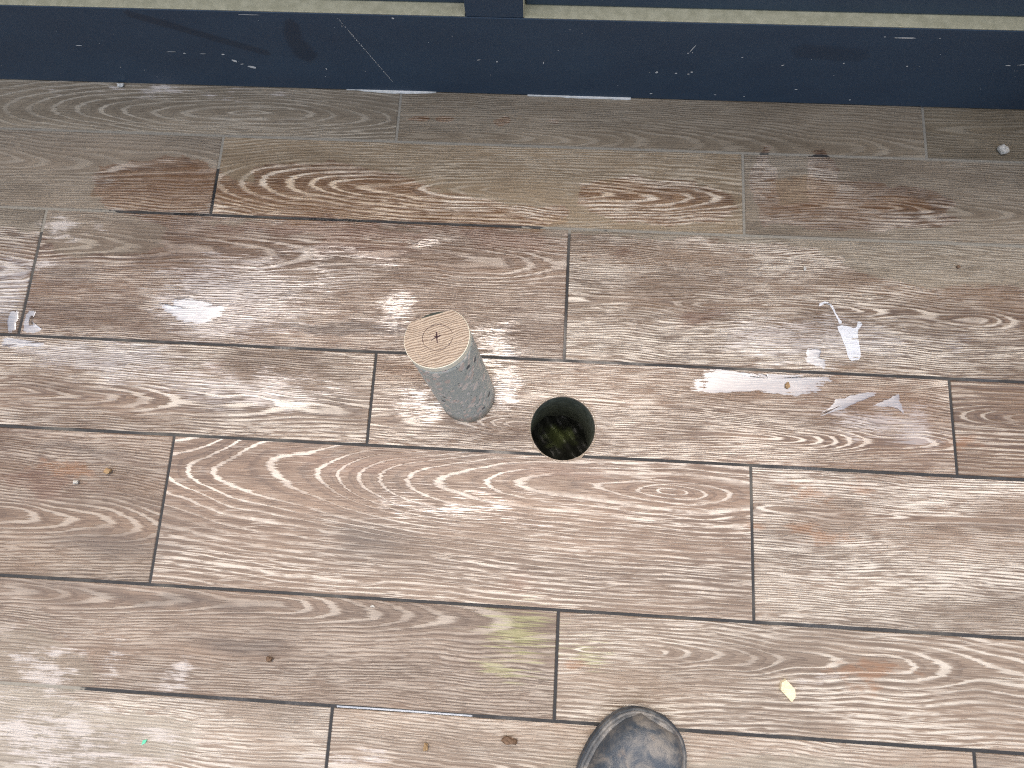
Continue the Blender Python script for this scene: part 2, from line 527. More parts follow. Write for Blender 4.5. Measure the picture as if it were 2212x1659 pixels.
def boot_material(name, dark, mid, dusty, amt, rough):
    t = NT(name)
    tc = t.n('ShaderNodeTexCoord').outputs['Object']
    n1 = t.noise(tc, 26, 6, .68, .4)
    n2 = t.noise(tc, 75, 5, .65)
    n3 = t.noise(tc, 600, 3, .6)
    col = t.mix(n2, dark, mid)
    col = t.mix(t.mul(t.ss(n1, .42, .66), amt), col, dusty)
    tan = t.ss(t.noise(t.vm('ADD', tc, (3, 3, 3)), 40, 5, .7), .56, .72)
    col = t.mix(t.mul(tan, amt * .7), col, lin(132, 118, 104))
    t.bs(Base_Color=col, Roughness=t.add(rough, t.mul(n1, .25)), Normal=t.bump(t.add(n2, t.mul(n3, .4)), .0012))
    return t.m


M_tile = tile_material()
M_clay = biscuit_material()
M_grout = grout_material()
M_water = water_material()
M_navy = navy_material()
M_cream = plain('cream_paint', lin(180, 175, 144), lin(204, 198, 166), .6, 60, .0006)
M_white = plain('white_sealant', lin(205, 205, 196), lin(226, 226, 220), .5, 80)
M_core = concrete_core_material()
M_glaze = plain('pale_tile_body', lin(236, 228, 200), lin(246, 240, 216), .55, 200, .0004)
M_bed = plain('dark_green_adhesive', lin(40, 46, 40), lin(62, 68, 58), .6, 200)
M_ink = plain('dark_marker_ink', lin(44, 22, 30), lin(70, 36, 44), .6, 300)
M_hole = plain('wet_bore_wall', lin(94, 99, 86), lin(128, 132, 116), .5, 90, .0015)


def rubble_material():
    t = NT('green_wet_rubble')
    tc = t.n('ShaderNodeTexCoord').outputs['Object']
    x, y, z = t.sep(tc)
    nz = t.noise(tc, 45, 5, .65)
    m = t.ss(t.add(t.blobs(x, y, [(.0, .012, .042, .026)]), t.mul(t.sub(nz, .5), 2.0)), .0, .8)  # ragged green patch just off centre on the dark rubble
    col = t.mix(m, t.mix(nz, lin(22, 24, 22), lin(52, 54, 48)), lin(84, 94, 56))
    t.bs(Base_Color=col, Roughness=.5, Normal=t.bump(nz, .002))
    return t.m


M_rubble = rubble_material()

# ------------------------------------------------------------------ floor
HOLE = (0.8612, -0.4935, 0.0511)
TOP = -0.0012
floor = link('floor', slab_with_hole([(-1.6, -1.75), (3.3, -1.75), (3.3, .13), (-1.6, .13)],
                                     [circle(HOLE[0], HOLE[1], HOLE[2] + .0008, 64)], -.018, TOP, 'grout_bed'), [M_grout, M_grout])
floor['kind'] = 'structure'

ROWS = [(0.0, .125, .5487), (-.153, 0.0, .2392), (-.3836, -.153, -.0526), (-.5366, -.3836, .5529), (-.7672, -.5366, .2413),
        (-.9202, -.7672, .8658), (-1.1508, -.9202, .5426), (-1.3038, -1.1508, .2413), (-1.5344, -1.3038, .86)]
TL, GAP = .9116, .0046
TONES = [(1.0, 1.0, 1.0), (1.06, 1.0, .94), (.95, .97, .98), (1.08, 1.05, 1.02), (1.02, .93, .88)]
# by (row, index): centre line, slope, depth, lines per metre, wander, weight, tone
LOOK = {
    (0, -1): (-.018, .13, -.022, 120, .04, 1.0, (1.1, 1.1, 1.04)),
    (0, 0): (-.05, .05, .03, 200, .06, .45, (1.1, 1.07, .98)),
    (0, 1): (.0, .06, .01, 170, .05, .4, (.95, .93, .82)),
    (1, -1): (.02, .05, .02, 170, .05, .5, (1.1, 1.08, 1.04)),
    (1, 0): (-.012, .09, -.012, 150, .08, 1.0, (1.18, 1.07, .88)),
    (1, 1): (-.02, .05, .02, 190, .08, .7, (1.05, 1.02, .96)),
    (2, -1): (0, .05, .02, 190, .05, .7, (1, 1, .98)),
    (2, 0): (.05, .03, .05, 230, .05, .7, (1.05, .98, .94)),
    (2, 1): (-.01, .03, .004, 200, .2, 1.0, (1.02, 1.0, .95)),
    (3, -1): (-.02, .04, .02, 200, .09, .9, (1.05, 1.03, 1.0)),
    (3, 0): (-.03, .05, .0, 220, .11, 1.0, (1.14, 1.06, 1.0)),
    (3, 1): (.02, .09, .03, 120, .08, .7, (.98, .93, .86)),
    (4, -1): (-.03, .06, .02, 190, .06, .5, (1.08, 1.02, .97)),
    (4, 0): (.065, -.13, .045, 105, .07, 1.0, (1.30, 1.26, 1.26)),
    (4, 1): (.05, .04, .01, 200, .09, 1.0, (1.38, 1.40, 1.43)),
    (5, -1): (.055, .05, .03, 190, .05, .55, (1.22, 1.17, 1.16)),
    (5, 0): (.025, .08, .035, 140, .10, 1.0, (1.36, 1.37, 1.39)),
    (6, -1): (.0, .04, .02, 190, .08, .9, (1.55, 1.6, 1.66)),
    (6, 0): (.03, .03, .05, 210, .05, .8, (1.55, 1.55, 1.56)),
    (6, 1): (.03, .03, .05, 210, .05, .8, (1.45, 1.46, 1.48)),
}


def tile_mesh(hx, hy, ch=.0009, t=.0095):
    a, b = hx - ch, hy - ch
    vs = [(-a, -b, 0), (a, -b, 0), (a, b, 0), (-a, b, 0), (-hx, -hy, -ch), (hx, -hy, -ch), (hx, hy, -ch), (-hx, hy, -ch),
          (-hx, -hy, -t), (hx, -hy, -t), (hx, hy, -t), (-hx, hy, -t)]
    fs = [(0, 1, 2, 3)]
    for i in range(4):
        j = (i + 1) % 4
        fs += [(i, i + 4, j + 4, j), (i + 4, i + 8, j + 8, j + 4)]
    return mesh('plank_tile', vs, fs, mats=[0] + [0, 1] * 4)


tiles = []
cache = {}
for ri, (ya, yb, ox) in enumerate(ROWS):
    for k in range(-2, 3):
        xa, xb = ox + k * TL + GAP / 2, ox + (k + 1) * TL - GAP / 2
        if xb < -1.1 or xa > 2.75:
            continue
        y0, y1 = ya + GAP / 2, (yb - GAP / 2 if ri else yb)
        cx, cy, hx, hy = (xa + xb) / 2, (y0 + y1) / 2, (xb - xa) / 2, (y1 - y0) / 2
        dx, dy = HOLE[0] - cx, HOLE[1] - cy
        if abs(dx) < hx and abs(dy) < hy + HOLE[2] and ri in (3, 4):
            ring = circle(dx, dy, HOLE[2], 72, .0003, 3)
            if ri == 3:      # the bore breaks through the lower edge of this one
                arc = [p for p in ring if p[1] > -hy + .0002]
                arc.sort(key=lambda p: math.atan2(p[1] - dy, p[0] - dx) % (2 * math.pi) if p[1] > dy else math.atan2(p[1] - dy, p[0] - dx) % (2 * math.pi))
                def ang(p):
                    return (math.atan2(p[1] - dy, p[0] - dx) + math.pi / 2) % (2 * math.pi)
                arc.sort(key=ang, reverse=True)     # from the lower left round the top to the lower right
                outline = [(-hx, -hy), (arc[0][0], -hy)] + arc + [(arc[-1][0], -hy), (hx, -hy), (hx, hy), (-hx, hy)]
            else:
                arc = [p for p in ring if p[1] < hy - .0002]
                def ang(p):
                    return (math.atan2(p[1] - dy, p[0] - dx) - math.pi / 2) % (2 * math.pi)
                arc.sort(key=ang, reverse=True)
                outline = [(-hx, -hy), (hx, -hy), (hx, hy), (arc[0][0], hy)] + arc + [(arc[-1][0], hy), (-hx, hy)]
            me = slab_with_hole(outline, [], -.0095, 0.0, 'cut_tile')
        else:
            key = (round(hx, 4), round(hy, 4))
            if key not in cache:
                cache[key] = tile_mesh(hx, hy)
            me = cache[key]
        o = link('plank_tile', me, None if me.materials else [M_tile, M_clay], floor)
        o.location = (cx, cy, rnd.uniform(-.0003, .0003))
        o.rotation_euler = (rnd.uniform(-.0015, .0015), rnd.uniform(-.0004, .0004), 0)
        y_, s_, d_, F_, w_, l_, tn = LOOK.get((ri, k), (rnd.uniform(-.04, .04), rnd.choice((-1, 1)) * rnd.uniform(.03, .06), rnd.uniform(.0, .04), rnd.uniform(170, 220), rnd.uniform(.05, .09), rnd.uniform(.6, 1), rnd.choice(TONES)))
        o['grain_seed'] = rnd.uniform(0, 9)
        o['grain_shape'] = (y_, s_, d_)
        o['grain_scale'] = (float(F_), w_, l_)
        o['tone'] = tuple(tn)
        tiles.append(o)

# ------------------------------------------------------------------ drilled hole
hole = empty('drilled_hole', (HOLE[0], HOLE[1], -.24), 'round dark hole drilled through the wet wood look floor tiles', 'hole')
n = 64
vs, fs = [], []
ZS = [-.0097, -.03, -.06, -.1, -.15, -.2, -.25]
for zi, z in enumerate(ZS):
    for i in range(n):
        a = 2 * math.pi * i / n
        rr = HOLE[2] + .0006 + (0 if zi == 0 else math.sin(5 * a + zi * 1.7) * .0006 + rnd.uniform(-.0003, .0003))
        vs.append((rr * math.cos(a), rr * math.sin(a), z + .24))
for zi in range(len(ZS) - 1):
    for i in range(n):
        j = (i + 1) % n
        fs.append((zi * n + i, zi * n + j, (zi + 1) * n + j, (zi + 1) * n + i))
link('bore_wall', mesh('bore_wall', vs, fs, True), M_hole, hole)
bm = bmesh.new()
bmesh.ops.create_grid(bm, x_segments=34, y_segments=34, size=.053)
for v in bm.verts:
    x, y = v.co.x * 40, v.co.y * 40
    v.co.z = .018 * math.sin(x * 1.9 + 1) * math.cos(y * 1.6) + .008 * math.sin(x * 4.1 + y * 3.3) + rnd.uniform(-.002, .002) + .07
me = bpy.data.meshes.new('rubble'); bm.to_mesh(me); bm.free()
me.polygons.foreach_set('use_smooth', [True] * len(me.polygons))
link('bottom_rubble', me, M_rubble, hole)
vs, fs = [], []
for i in range(90):
    a = 2 * math.pi * i / 90
    ro = HOLE[2] + .0012 + abs(rnd.gauss(0, .0015))
    for rr, z in ((ro, .2406), (HOLE[2] - .0004, .2392), (HOLE[2] - .0006, .2372)):
        vs.append((rr * math.cos(a), rr * math.sin(a), z))
for i in range(90):
    j = (i + 1) % 90
    for k in range(2):
        fs.append((3 * i + k, 3 * j + k, 3 * j + k + 1, 3 * i + k + 1))
link('chipped_rim', mesh('chipped_rim', vs, fs), M_clay, hole)

# ------------------------------------------------------------------ core standing on the floor
B = Vector((.7067, -.4478, 0))
T = Vector((.6838, -.4150, .2085))
ax = (T - B).normalized()
Lc = (T - B).length
RC = .0440
xa_ = Vector((1, 0, 0)); xa_ = (xa_ - ax * xa_.dot(ax)).normalized()
ya_ = ax.cross(xa_)
core = empty('concrete_core', B, 'grey speckled concrete core with a wood look tile cap standing on the wet floor', 'concrete core')
rotm = Matrix((xa_, ya_, ax)).transposed()
core.rotation_euler = rotm.to_euler()
zloc = rotm.transposed() @ Vector((0, 0, 1))      # world up in the core's own axes
NCH = Vector((-.30, .95)).normalized()
CAP = .0112


def core_mesh():
    n, vs, fs = 96, [], []
    zs = [None] + [i * (Lc - CAP - .0012) / 22 for i in range(2, 23)]
    top = zs[-1]
    for z in zs:
        for i in range(n):
            a = 2 * math.pi * i / n
            r = RC + rnd.uniform(-.00025, .00025)
            x, y = r * math.cos(a), r * math.sin(a)
            if z is None:
                zz = -(x * zloc.x + y * zloc.y) / zloc.z + .0004
                if i % 7 == 0:
                    zz += .001
            else:
                zz = z
                lim = RC * .985 + max(0, (top - .012 - z)) * .35
                d = x * NCH.x + y * NCH.y
                if d > lim:
                    x -= NCH.x * (d - lim); y -= NCH.y * (d - lim)
            vs.append((x, y, zz))
    m = len(zs)
    for k in range(m - 1):
        for i in range(n):
            j = (i + 1) % n
            fs.append((k * n + i, k * n + j, (k + 1) * n + j, (k + 1) * n + i))
    fs.append(tuple(reversed(range(n))))
    fs.append(tuple((m - 1) * n + i for i in range(n)))
    me = mesh('concrete_body', vs, fs, True)
    me.polygons[len(fs) - 1].use_smooth = False
    me.polygons[len(fs) - 2].use_smooth = False
    return me


link('concrete_body', core_mesh(), M_core, core)
ad = []
for i in range(96):
    a = 2 * math.pi * i / 96
    x, y = (RC - .0001) * math.cos(a), (RC - .0001) * math.sin(a)
    d = x * NCH.x + y * NCH.y
    if d > RC * .99:
        x -= NCH.x * (d - RC * .99); y -= NCH.y * (d - RC * .99)
    ad.append((x, y))
link('adhesive_layer', slab_with_hole(ad, [], Lc - CAP - .0011, Lc - CAP - .0001, 'adhesive_layer'), [M_bed, M_bed], core)
n = 96
ol = []
for i in range(n):
    a = 2 * math.pi * i / n
    x, y = (RC + .0003) * math.cos(a), (RC + .0003) * math.sin(a)
    d = x * NCH.x + y * NCH.y
    if d > RC * .77:
        x -= NCH.x * (d - RC * .77); y -= NCH.y * (d - RC * .77)
    ol.append((x, y))
vs, fs, mi = [], [], []
for s, z in ((1, -CAP), (1, -.0008), (1 - .0008 / RC, 0)):
    vs += [(x * s, y * s, z) for x, y in ol]
for k in range(2):
    for i in range(n):
        j = (i + 1) % n
        fs.append((k * n + i, k * n + j, (k + 1) * n + j, (k + 1) * n + i)); mi.append(1)
fs.append(tuple(2 * n + i for i in range(n))); mi.append(0)
fs.append(tuple(reversed(range(n)))); mi.append(1)
cap = link('tile_cap', mesh('tile_cap', vs, fs, mats=mi), None, core)
cap.location = (0, 0, Lc)


def cap_material():
    t = NT('cap_grain')
    tc = t.n('ShaderNodeTexCoord').outputs['Object']
    rot = t.n('ShaderNodeVectorRotate', rotation_type='Z_AXIS')
    t.put(rot.inputs['Vector'], tc)
    rot.inputs['Angle'].default_value = -.30
    x, y, z = t.sep(rot.outputs[0])
    warp = t.noise(t.xyz(t.mul(x, 18), t.mul(y, 30), 4.0), 1.0, 2)
    jag = t.noise(t.xyz(t.mul(x, 60), t.mul(y, 420), 1.0), 1.0, 2)
    fine = t.noise(t.xyz(t.mul(x, 80), t.mul(y, 900), 2.0), 1.0, 2)
    q = t.mul(t.add(t.add(y, t.mul(warp, .018)), t.mul(jag, .003)), 290)
    fr = t.ma('FRACT', q)
    line = t.mul(t.ss(fr, 0, .35), t.ss(fr, 1.0, .65))
    c = t.mix(t.noise(tc, 40, 3), lin(120, 99, 80), lin(146, 124, 103))
    c = t.mix(t.mul(line, .9), c, lin(190, 172, 150))
    hh = t.add(t.mul(line, .8), fine)
    t.bs(Base_Color=c, Roughness=.5, Normal=t.bump(hh, .0005))
    return t.m


cap.data.materials.append(cap_material())
cap.data.materials.append(M_glaze)


def ribbon(pts, wd, z, name):
    vs, fs = [], []
    for i, p in enumerate(pts):
        a = Vector(pts[max(i - 1, 0)]); b = Vector(pts[min(i + 1, len(pts) - 1)])
        d = (b - a); d = d.normalized() if d.length else Vector((1, 0))
        q = Vector((-d.y, d.x)) * wd * .5 * rnd.uniform(.5, 1.2)
        vs += [(p[0] + q.x, p[1] + q.y, z), (p[0] - q.x, p[1] - q.y, z)]
    for i in range(len(pts) - 1):
        fs.append((2 * i, 2 * i + 1, 2 * i + 3, 2 * i + 2))
    return vs, fs


rv, rf = ribbon([(.0202 * math.cos(a) + .0012, .0188 * math.sin(a)) for a in [i * 2 * math.pi / 60 + .3 for i in range(58)]], .0007, .0003, '')
link('marker_ring', mesh('marker_ring', rv, rf), M_ink, cap)
vs, fs = [], []
for st in ([(-.007, -.005), (-.003, -.0015), (.002, .0012), (.005, .003)], [(-.0008, .008), (-.0002, .003), (.0005, -.002), (.0018, -.0085)],
           [(-.0035, .0005), (.0005, .0018)], [(-.001, .0045), (.0013, -.0005)]):
    a, b = ribbon(st, .0016, .0003, '')
    fs += [tuple(i + len(vs) for i in f) for f in b]
    vs += a
link('marker_cross', mesh('marker_cross', vs, fs), M_ink, cap)

# ------------------------------------------------------------------ panelled wall foot
YW, RH, YP = .0993, .1814, .1212
wall = empty('panelled_wall', (.72, .16, 0), 'low navy painted panelled wall with cream ledge above its bottom rail', 'wall')


def wpart(name, me, m):
    o = link(name, me, m, wall)
    o.matrix_parent_inverse = Matrix.Translation(wall.location).inverted()
    return o


wpart('bottom_rail', box(-1.6, 3.3, YW, .17, .0016, RH, .0012), M_navy)
wpart('ledge', box(-1.6, .6815, YW + .0008, YP + .004, RH + .0002, RH + .0022, .0006), M_cream)
wpart('ledge', box(.7715, 3.3, YW + .0008, YP + .004, RH + .0002, RH + .0022, .0006), M_cream)
wpart('stile', box(.6825, .7700, YW + .0003, .17, RH + .0012, .80, .0012), M_navy)
wpart('stile_edge', box(.7702, .7718, YW + .001, YP + .003, RH + .002, .80), M_cream)
wpart('panel', box(-1.6, .6822, YP, .165, RH + .0026, .80, .003), M_navy)
wpart('panel', box(.7722, 3.3, YP, .165, RH + .0026, .80, .003), M_navy)
wpart('top_rail', box(-1.6, 3.3, YW, .17, .8002, .90, .0012), M_navy)


def bead(x0, x1, prof, name):
    vs, fs = [], []
    n = 26
    for i in range(n + 1):
        t_ = i / n
        x = x0 + (x1 - x0) * t_
        w_ = prof(t_) * (1 + rnd.uniform(-.15, .15)) + .0003
        vs += [(x, YW + .001, .0003), (x, YW - w_, .0003), (x, YW - w_ * .6, .0022), (x, YW + .001, .0034)]
    for i in range(n):
        for k in range(4):
            j = (k + 1) % 4
            fs.append((4 * i + k, 4 * i + j, 4 * i + 4 + j, 4 * i + 4 + k))
    fs += [(0, 1, 2, 3), tuple(4 * n + k for k in (3, 2, 1, 0))]
    o = wpart(name, mesh(name, vs, fs, False), M_white)
    return o


bead(.45, .612, lambda t_: .0040 * max(0, math.sin(math.pi * min(1, max(0, (t_ - .12) / .88)))) ** .8, 'sealant_bead')
bead(.775, .957, lambda t_: .0012 + .0014 * (t_ > .35), 'sealant_bead')

blocker = link('shade_block', box(1.67, 1.82, -.045, YW - .001, .0014, .7, .003), M_navy)  # unseen upright, added to darken the far right corner of the floor
tag(blocker, 'unseen dark navy block added to shade the far right corner', 'wall')

# paint flecks and scratches on the rail
vs, fs = [], []


def fleck(x, z, wx, wz, rotd=0.0, k=7):
    b = len(vs)
    y = YW - .0005
    ca, sa = math.cos(rotd), math.sin(rotd)
    for i in range(k):
        a = 2 * math.pi * i / k
        r = rnd.uniform(.65, 1.1)
        u_, v_ = wx * r * math.cos(a), wz * r * math.sin(a)
        vs.append((x + u_ * ca - v_ * sa, y, z + u_ * sa + v_ * ca))
    fs.append(tuple(b + i for i in range(k)))


for x, z, a_, b_, r_ in ((.196, .085, .0030, .0018, 0), (.262, .085, .0035, .0018, 0), (.228, .085, .006, .0007, 0), (.175, .088, .010, .0006, 0),
                         (.275, .070, .006, .0030, -.5), (.300, .055, .009, .0038, -.4), (.285, .062, .004, .001, .3),
                         (.345, .176, .018, .0007, 0), (.43, .056, .0016, .0022, 0), (.99, .071, .0024, .0024, 0), (1.022, .070, .0022, .0016, 0), (1.047, .074, .0024, .0018, 0),
                         (1.043, .069, .0024, .0012, 0), (1.036, .128, .010, .0008, 1.2), (1.031, .118, .0018, .0014, 0), (1.118, .112, .002, .0012, 0),
                         (1.344, .163, .017, .0014, .01), (1.314, .164, .002, .001, 0), (1.395, .164, .0014, .001, 0), (1.575, .160, .014, .0010, 0),
                         (1.53, .110, .005, .0013, 0), (1.555, .113, .014, .0009, .15), (.57, .176, .0022, .0022, 0), (.695, .089, .0035, .0011, .3), (.725, .086, .0016, .0020, 0),
                         (.802, .086, .0010, .0026, 0), (1.23, .038, .0024, .0012, 0), (1.187, .096, .003, .0012, .6), (1.28, .105, .0014, .0016, 0), (1.38, .102, .0016, .0018, .4),
                         (.02, .097, .006, .001, 0), (.06, .045, .0016, .0012, 0), (1.33, .015, .002, .0016, 0), (1.1, .018, .003, .001, 0), (1.15, .016, .002, .001, 0), (.99, .016, .003, .0016, 0)):
    fleck(x, z, a_, b_, r_)
for i in range(34):
    fleck(rnd.uniform(-.2, 1.65), rnd.uniform(.01, .17), rnd.uniform(.0005, .0011), rnd.uniform(.0004, .0009))
for i in range(64):      # one long thin scratch running down the rail
    t_ = i / 63 + rnd.uniform(-.01, .01)
    fleck(.484 + .055 * t_, .172 - .145 * t_, .0003 + .0006 * rnd.random(), rnd.uniform(.0008, .0024), -.36, 5)
o = wpart('paint_flecks', mesh('paint_flecks', vs, fs), M_white)
o['kind'] = 'stuff'

# ------------------------------------------------------------------ puddles
PUD = [
    ('broad shiny puddle under the tile joint right of the drilled hole', [(1.0845, -.3868), (1.1369, -.3870), (1.1393, -.3964), (1.1444, -.3945), (1.1548, -.3878), (1.1751, -.3882), (1.1801, -.393), (1.1853, -.388), (1.2335, -.3882), (1.2385, -.3915), (1.2511, -.3909), (1.2866, -.3901), (1.2654, -.4125), (1.2322, -.4241), (1.1591, -.4218), (1.0626, -.4253)]),
    ('long wedge shaped puddle slanting between the broad puddle and the triangular one', [(1.2598, -.4549), (1.2742, -.4381), (1.2899, -.4244), (1.3332, -.4105), (1.353, -.4129), (1.3247, -.4278), (1.2889, -.4452)]),
    ('triangular puddle farthest right on the tile with the drilled hole', [(1.3405, -.4348), (1.3624, -.422), (1.3842, -.4118), (1.3884, -.4246), (1.392, -.4438), (1.374, -.4357)]),
    ('upright blue white puddle below the thin water trail', [(1.2956, -.3068), (1.306, -.3036), (1.3237, -.3068), (1.3282, -.2957), (1.3348, -.3008), (1.3274, -.3107), (1.3276, -.3297), (1.3291, -.3485), (1.326, -.3593), (1.312, -.36), (1.3066, -.3415), (1.3012, -.3228)]),
    ('small ragged puddle just above the joint over the broad puddle', [(1.2493, -.3415), (1.2683, -.3433), (1.2664, -.3582), (1.2752, -.3618), (1.2732, -.3765), (1.2594, -.3745), (1.2395, -.3635), (1.2424, -.3553)]),
    ('thin curved trail of water above the upright puddle', [(1.2676, -.2695), (1.2717, -.266), (1.2795, -.2643), (1.2896, -.2707), (1.293, -.2808), (1.2965, -.2881), (1.3032, -.2977), (1.298, -.2998), (1.2939, -.2877), (1.2897, -.2796), (1.2844, -.2701), (1.2767, -.2683), (1.2688, -.2728)]),
    ('white glaring puddle on the tile left of the concrete core', [(.1741, -.3166), (.1863, -.3232), (.1954, -.327), (.1984, -.3126), (.2041, -.3052), (.2273, -.3021), (.2497, -.3031), (.2642, -.3067), (.2903, -.3141), (.2998, -.3223), (.2928, -.3311), (.2782, -.3431), (.252, -.3514), (.2213, -.3491), (.203, -.3395), (.1878, -.3317)]),
    ('small square puddle at the far left beside a short tile joint', [(-.0762, -.3424), (-.0657, -.339), (-.0595, -.3428), (-.0582, -.3641), (-.0578, -.379), (-.0719, -.3790)]),
    ('hooked puddle right of the short tile joint at far left', [(-.0472, -.3497), (-.0444, -.3395), (-.0366, -.3363), (-.029, -.3416), (-.034, -.3548), (-.0301, -.366), (-.0253, -.3714), (-.0121, -.3714), (-.0204, -.3783), (-.0443, -.378)]),
    ('long puddle just below the tile joint at far left', [(-.0745, -.387), (-.0404, -.3891), (-.0061, -.3931), (-.0009, -.3979), (-.029, -.4031), (-.0511, -.4036), (-.0749, -.4034)]),
]
def puddle_mesh(ol):
    n = len(ol)
    cx, cy = sum(p[0] for p in ol) / n, sum(p[1] for p in ol) / n
    vs, film = [], []
    for k, z, f in ((1.0, .0005, 0.0), (.86, .0009, .5), (.66, .0012, 1.0)):
        for x, y in ol:
            vs.append((cx + (x - cx) * k, cy + (y - cy) * k, z)); film.append(f)
    vs.append((cx, cy, .0012)); film.append(1.0)
    fs = []
    for i in range(n):
        j = (i + 1) % n
        fs += [(i, j, n + j, n + i), (n + i, n + j, 2 * n + j, 2 * n + i), (2 * n + i, 2 * n + j, 3 * n)]
    me = mesh('puddle', vs, fs, True)
    a = me.attributes.new('film', 'FLOAT', 'POINT')
    a.data.foreach_set('value', film)
    return me


for i, (lab, pts) in enumerate(PUD):
    ol = smooth_outline(pts, .0005 if 'trail' in lab else .0014, 4, i)
    ol.reverse() if sum(ol[k - 1][0] * ol[k][1] - ol[k][0] * ol[k - 1][1] for k in range(len(ol))) < 0 else None
    if 'trail' in lab:
        me = slab_with_hole(ol, [], .0006, .0011, 'puddle')
        me.attributes.new('film', 'FLOAT', 'POINT').data.foreach_set('value', [.8] * len(me.vertices))
    else:
        me = puddle_mesh(ol)
    o = link('puddle', me, [M_water, M_water])
    tag(o, lab, 'puddle', 'puddles on the wet tiles')
o = link('puddle', slab_with_hole([(.5488, -.9214), (.6394, -.9212), (.7475, -.9216), (.7474, -.9196), (.6392, -.9190), (.5485, -.9192)], [], TOP + .0002, TOP + .0006, 'joint_water'), [M_water, M_water])
a = o.data.attributes.new('film', 'FLOAT', 'POINT')
a.data.foreach_set('value', [1.0] * len(o.data.vertices))
tag(o, 'narrow line of bright water in the lowest long tile joint', 'puddle', 'puddles on the wet tiles')

# ------------------------------------------------------------------ crumbs and chips


def pebble(name, x, y, r, m, lab, cat, sc=(1, 1, .7), seed=0, sub=2, group='crumbs scattered on the floor', rz=0.0):
    q = random.Random(seed)
    bm = bmesh.new()
    bmesh.ops.create_icosphere(bm, subdivisions=sub, radius=r * .88)
    for v in bm.verts:
        d = v.co.normalized()
        k = 1 + .28 * math.sin(d.x * 4 + seed) * math.cos(d.y * 3.3 + seed * 2) + q.uniform(-.12, .12)
        v.co = Vector((v.co.x * sc[0] * k, v.co.y * sc[1] * k, v.co.z * sc[2] * k))
    zmin = min(v.co.z for v in bm.verts)
    for v in bm.verts:
        v.co.z -= zmin
    me = bpy.data.meshes.new(name); bm.to_mesh(me); bm.free()
    o = link(name, me, m)
    o.location = (x, y, .0001)
    o.rotation_euler = (0, 0, rz)
    tag(o, lab, cat, group)
    return o


M_pale = plain('pale_mortar', lin(186, 182, 170), lin(214, 210, 200), .8, 300, .001)
M_brown = plain('brown_mud', lin(86, 66, 48), lin(128, 102, 78), .7, 300, .001)
M_tan = plain('tan_crumb', lin(150, 120, 84), lin(178, 150, 110), .7, 300, .001)
M_green = plain('green_plastic', lin(90, 190, 150), lin(120, 210, 170), .35, 80, .0003)
M_woodchip = plain('fresh_wood', lin(222, 204, 164), lin(236, 222, 190), .6, 120, .0006, stretch=(1, 6, 1))
pebble('stone_chip', 1.5827, .019, .0105, M_pale, 'pale white stone chip by the dark right end of the wall', 'stone chip', (1, .75, .7), 3, rz=-.6)
pebble('stone_chip', .0354, .0930, .0065, M_white, 'white flake against the foot of the wall at left', 'stone chip', (1.2, .7, .5), 5)
pebble('stone_chip', .1458, -.5998, .0062, M_tan, 'round tan pebble on the brown tile at left', 'stone chip', (1, .85, .8), 8, rz=.4)
pebble('stone_chip', .0976, -.6199, .0048, M_pale, 'tiny pale pebble left of the round tan pebble', 'stone chip', (1.2, .8, .7), 11)
pebble('mud_crumb', .4421, -.8615, .0050, M_brown, 'small brown crumb with pale side on the tile below left', 'crumb', (1.2, .9, .8), 13)
pebble('mud_crumb', .6842, -.9641, .0055, M_tan, 'upright tan crumb left of the long brown clod near the bottom', 'crumb', (.8, 1.2, .9), 17)
pebble('mud_crumb', .8039, -.9484, .0072, M_brown, 'long brown mud clod left of the shoe', 'crumb', (1.9, .8, .8), 19, rz=-.1)
pebble('mud_crumb', .8975, -.985, .0045, M_tan, 'small orange tan crumb between the long clod and the shoe', 'crumb', (1.1, .7, .6), 21)
pebble('stone_chip', .5871, -.778, .0034, M_pale, 'tiny white fleck just under the joint below the middle', 'stone chip', (1.4, .7, .5), 23, 1)
pebble('stone_chip', 1.2474, -.2078, .0040, M_pale, 'tiny pale chip on the tile right of the long dark joint', 'stone chip', (.8, 1.3, .5), 25, 1)
pebble('mud_crumb', 1.4944, -.1946, .0036, M_brown, 'tiny dark crumb on the dry tile at upper right', 'crumb', (1, 1, .6), 27, 1)
pebble('mud_crumb', 1.2124, -.4073, .0048, M_tan, 'tan crumb sitting in the broad shiny puddle', 'crumb', (.9, 1.3, .6), 29)
vs = [(-.009, .012, 0), (-.002, .016, 0), (.011, .003, 0), (.012, -.008, 0), (.006, -.016, 0), (-.007, -.003, 0), (-.011, .001, 0)]
top = [(x * .92, y * .92, .0035 + .0015 * (y > 0)) for x, y, _ in vs]
k = len(vs)
me = mesh('wood_chip', vs + top, [tuple(reversed(range(k))), tuple(range(k, 2 * k))] + [(i, (i + 1) % k, (i + 1) % k + k, i + k) for i in range(k)])
o = link('wood_chip', me, M_woodchip)
o.location = (1.1975, -.8575, .0003)
tag(o, 'cream coloured wood chip lying above right of the shoe', 'wood chip')
vs = [(-.003, -.004, 0), (.002, -.001, 0), (.004, .004, 0), (-.002, .003, 0)]
me = mesh('plastic_shard', vs + [(x, y, .0012) for x, y, _ in vs], [(3, 2, 1, 0), (4, 5, 6, 7), (0, 1, 5, 4), (1, 2, 6, 5), (2, 3, 7, 6), (3, 0, 4, 7)])
o = link('plastic_shard', me, M_green)
o.location = (.2727, -.986, .0003)
tag(o, 'tiny mint green plastic shard on the dusty tile at bottom left', 'plastic shard')

# ------------------------------------------------------------------ shoe
SHOE_ROT = math.radians(-27)
shoe = empty('work_shoe', (.948, -1.036, 0), 'scuffed dark grey work shoe with dusty toe at the bottom edge', 'shoe', SHOE_ROT)
shoe.scale = (1.05, 1.0, 1.0)
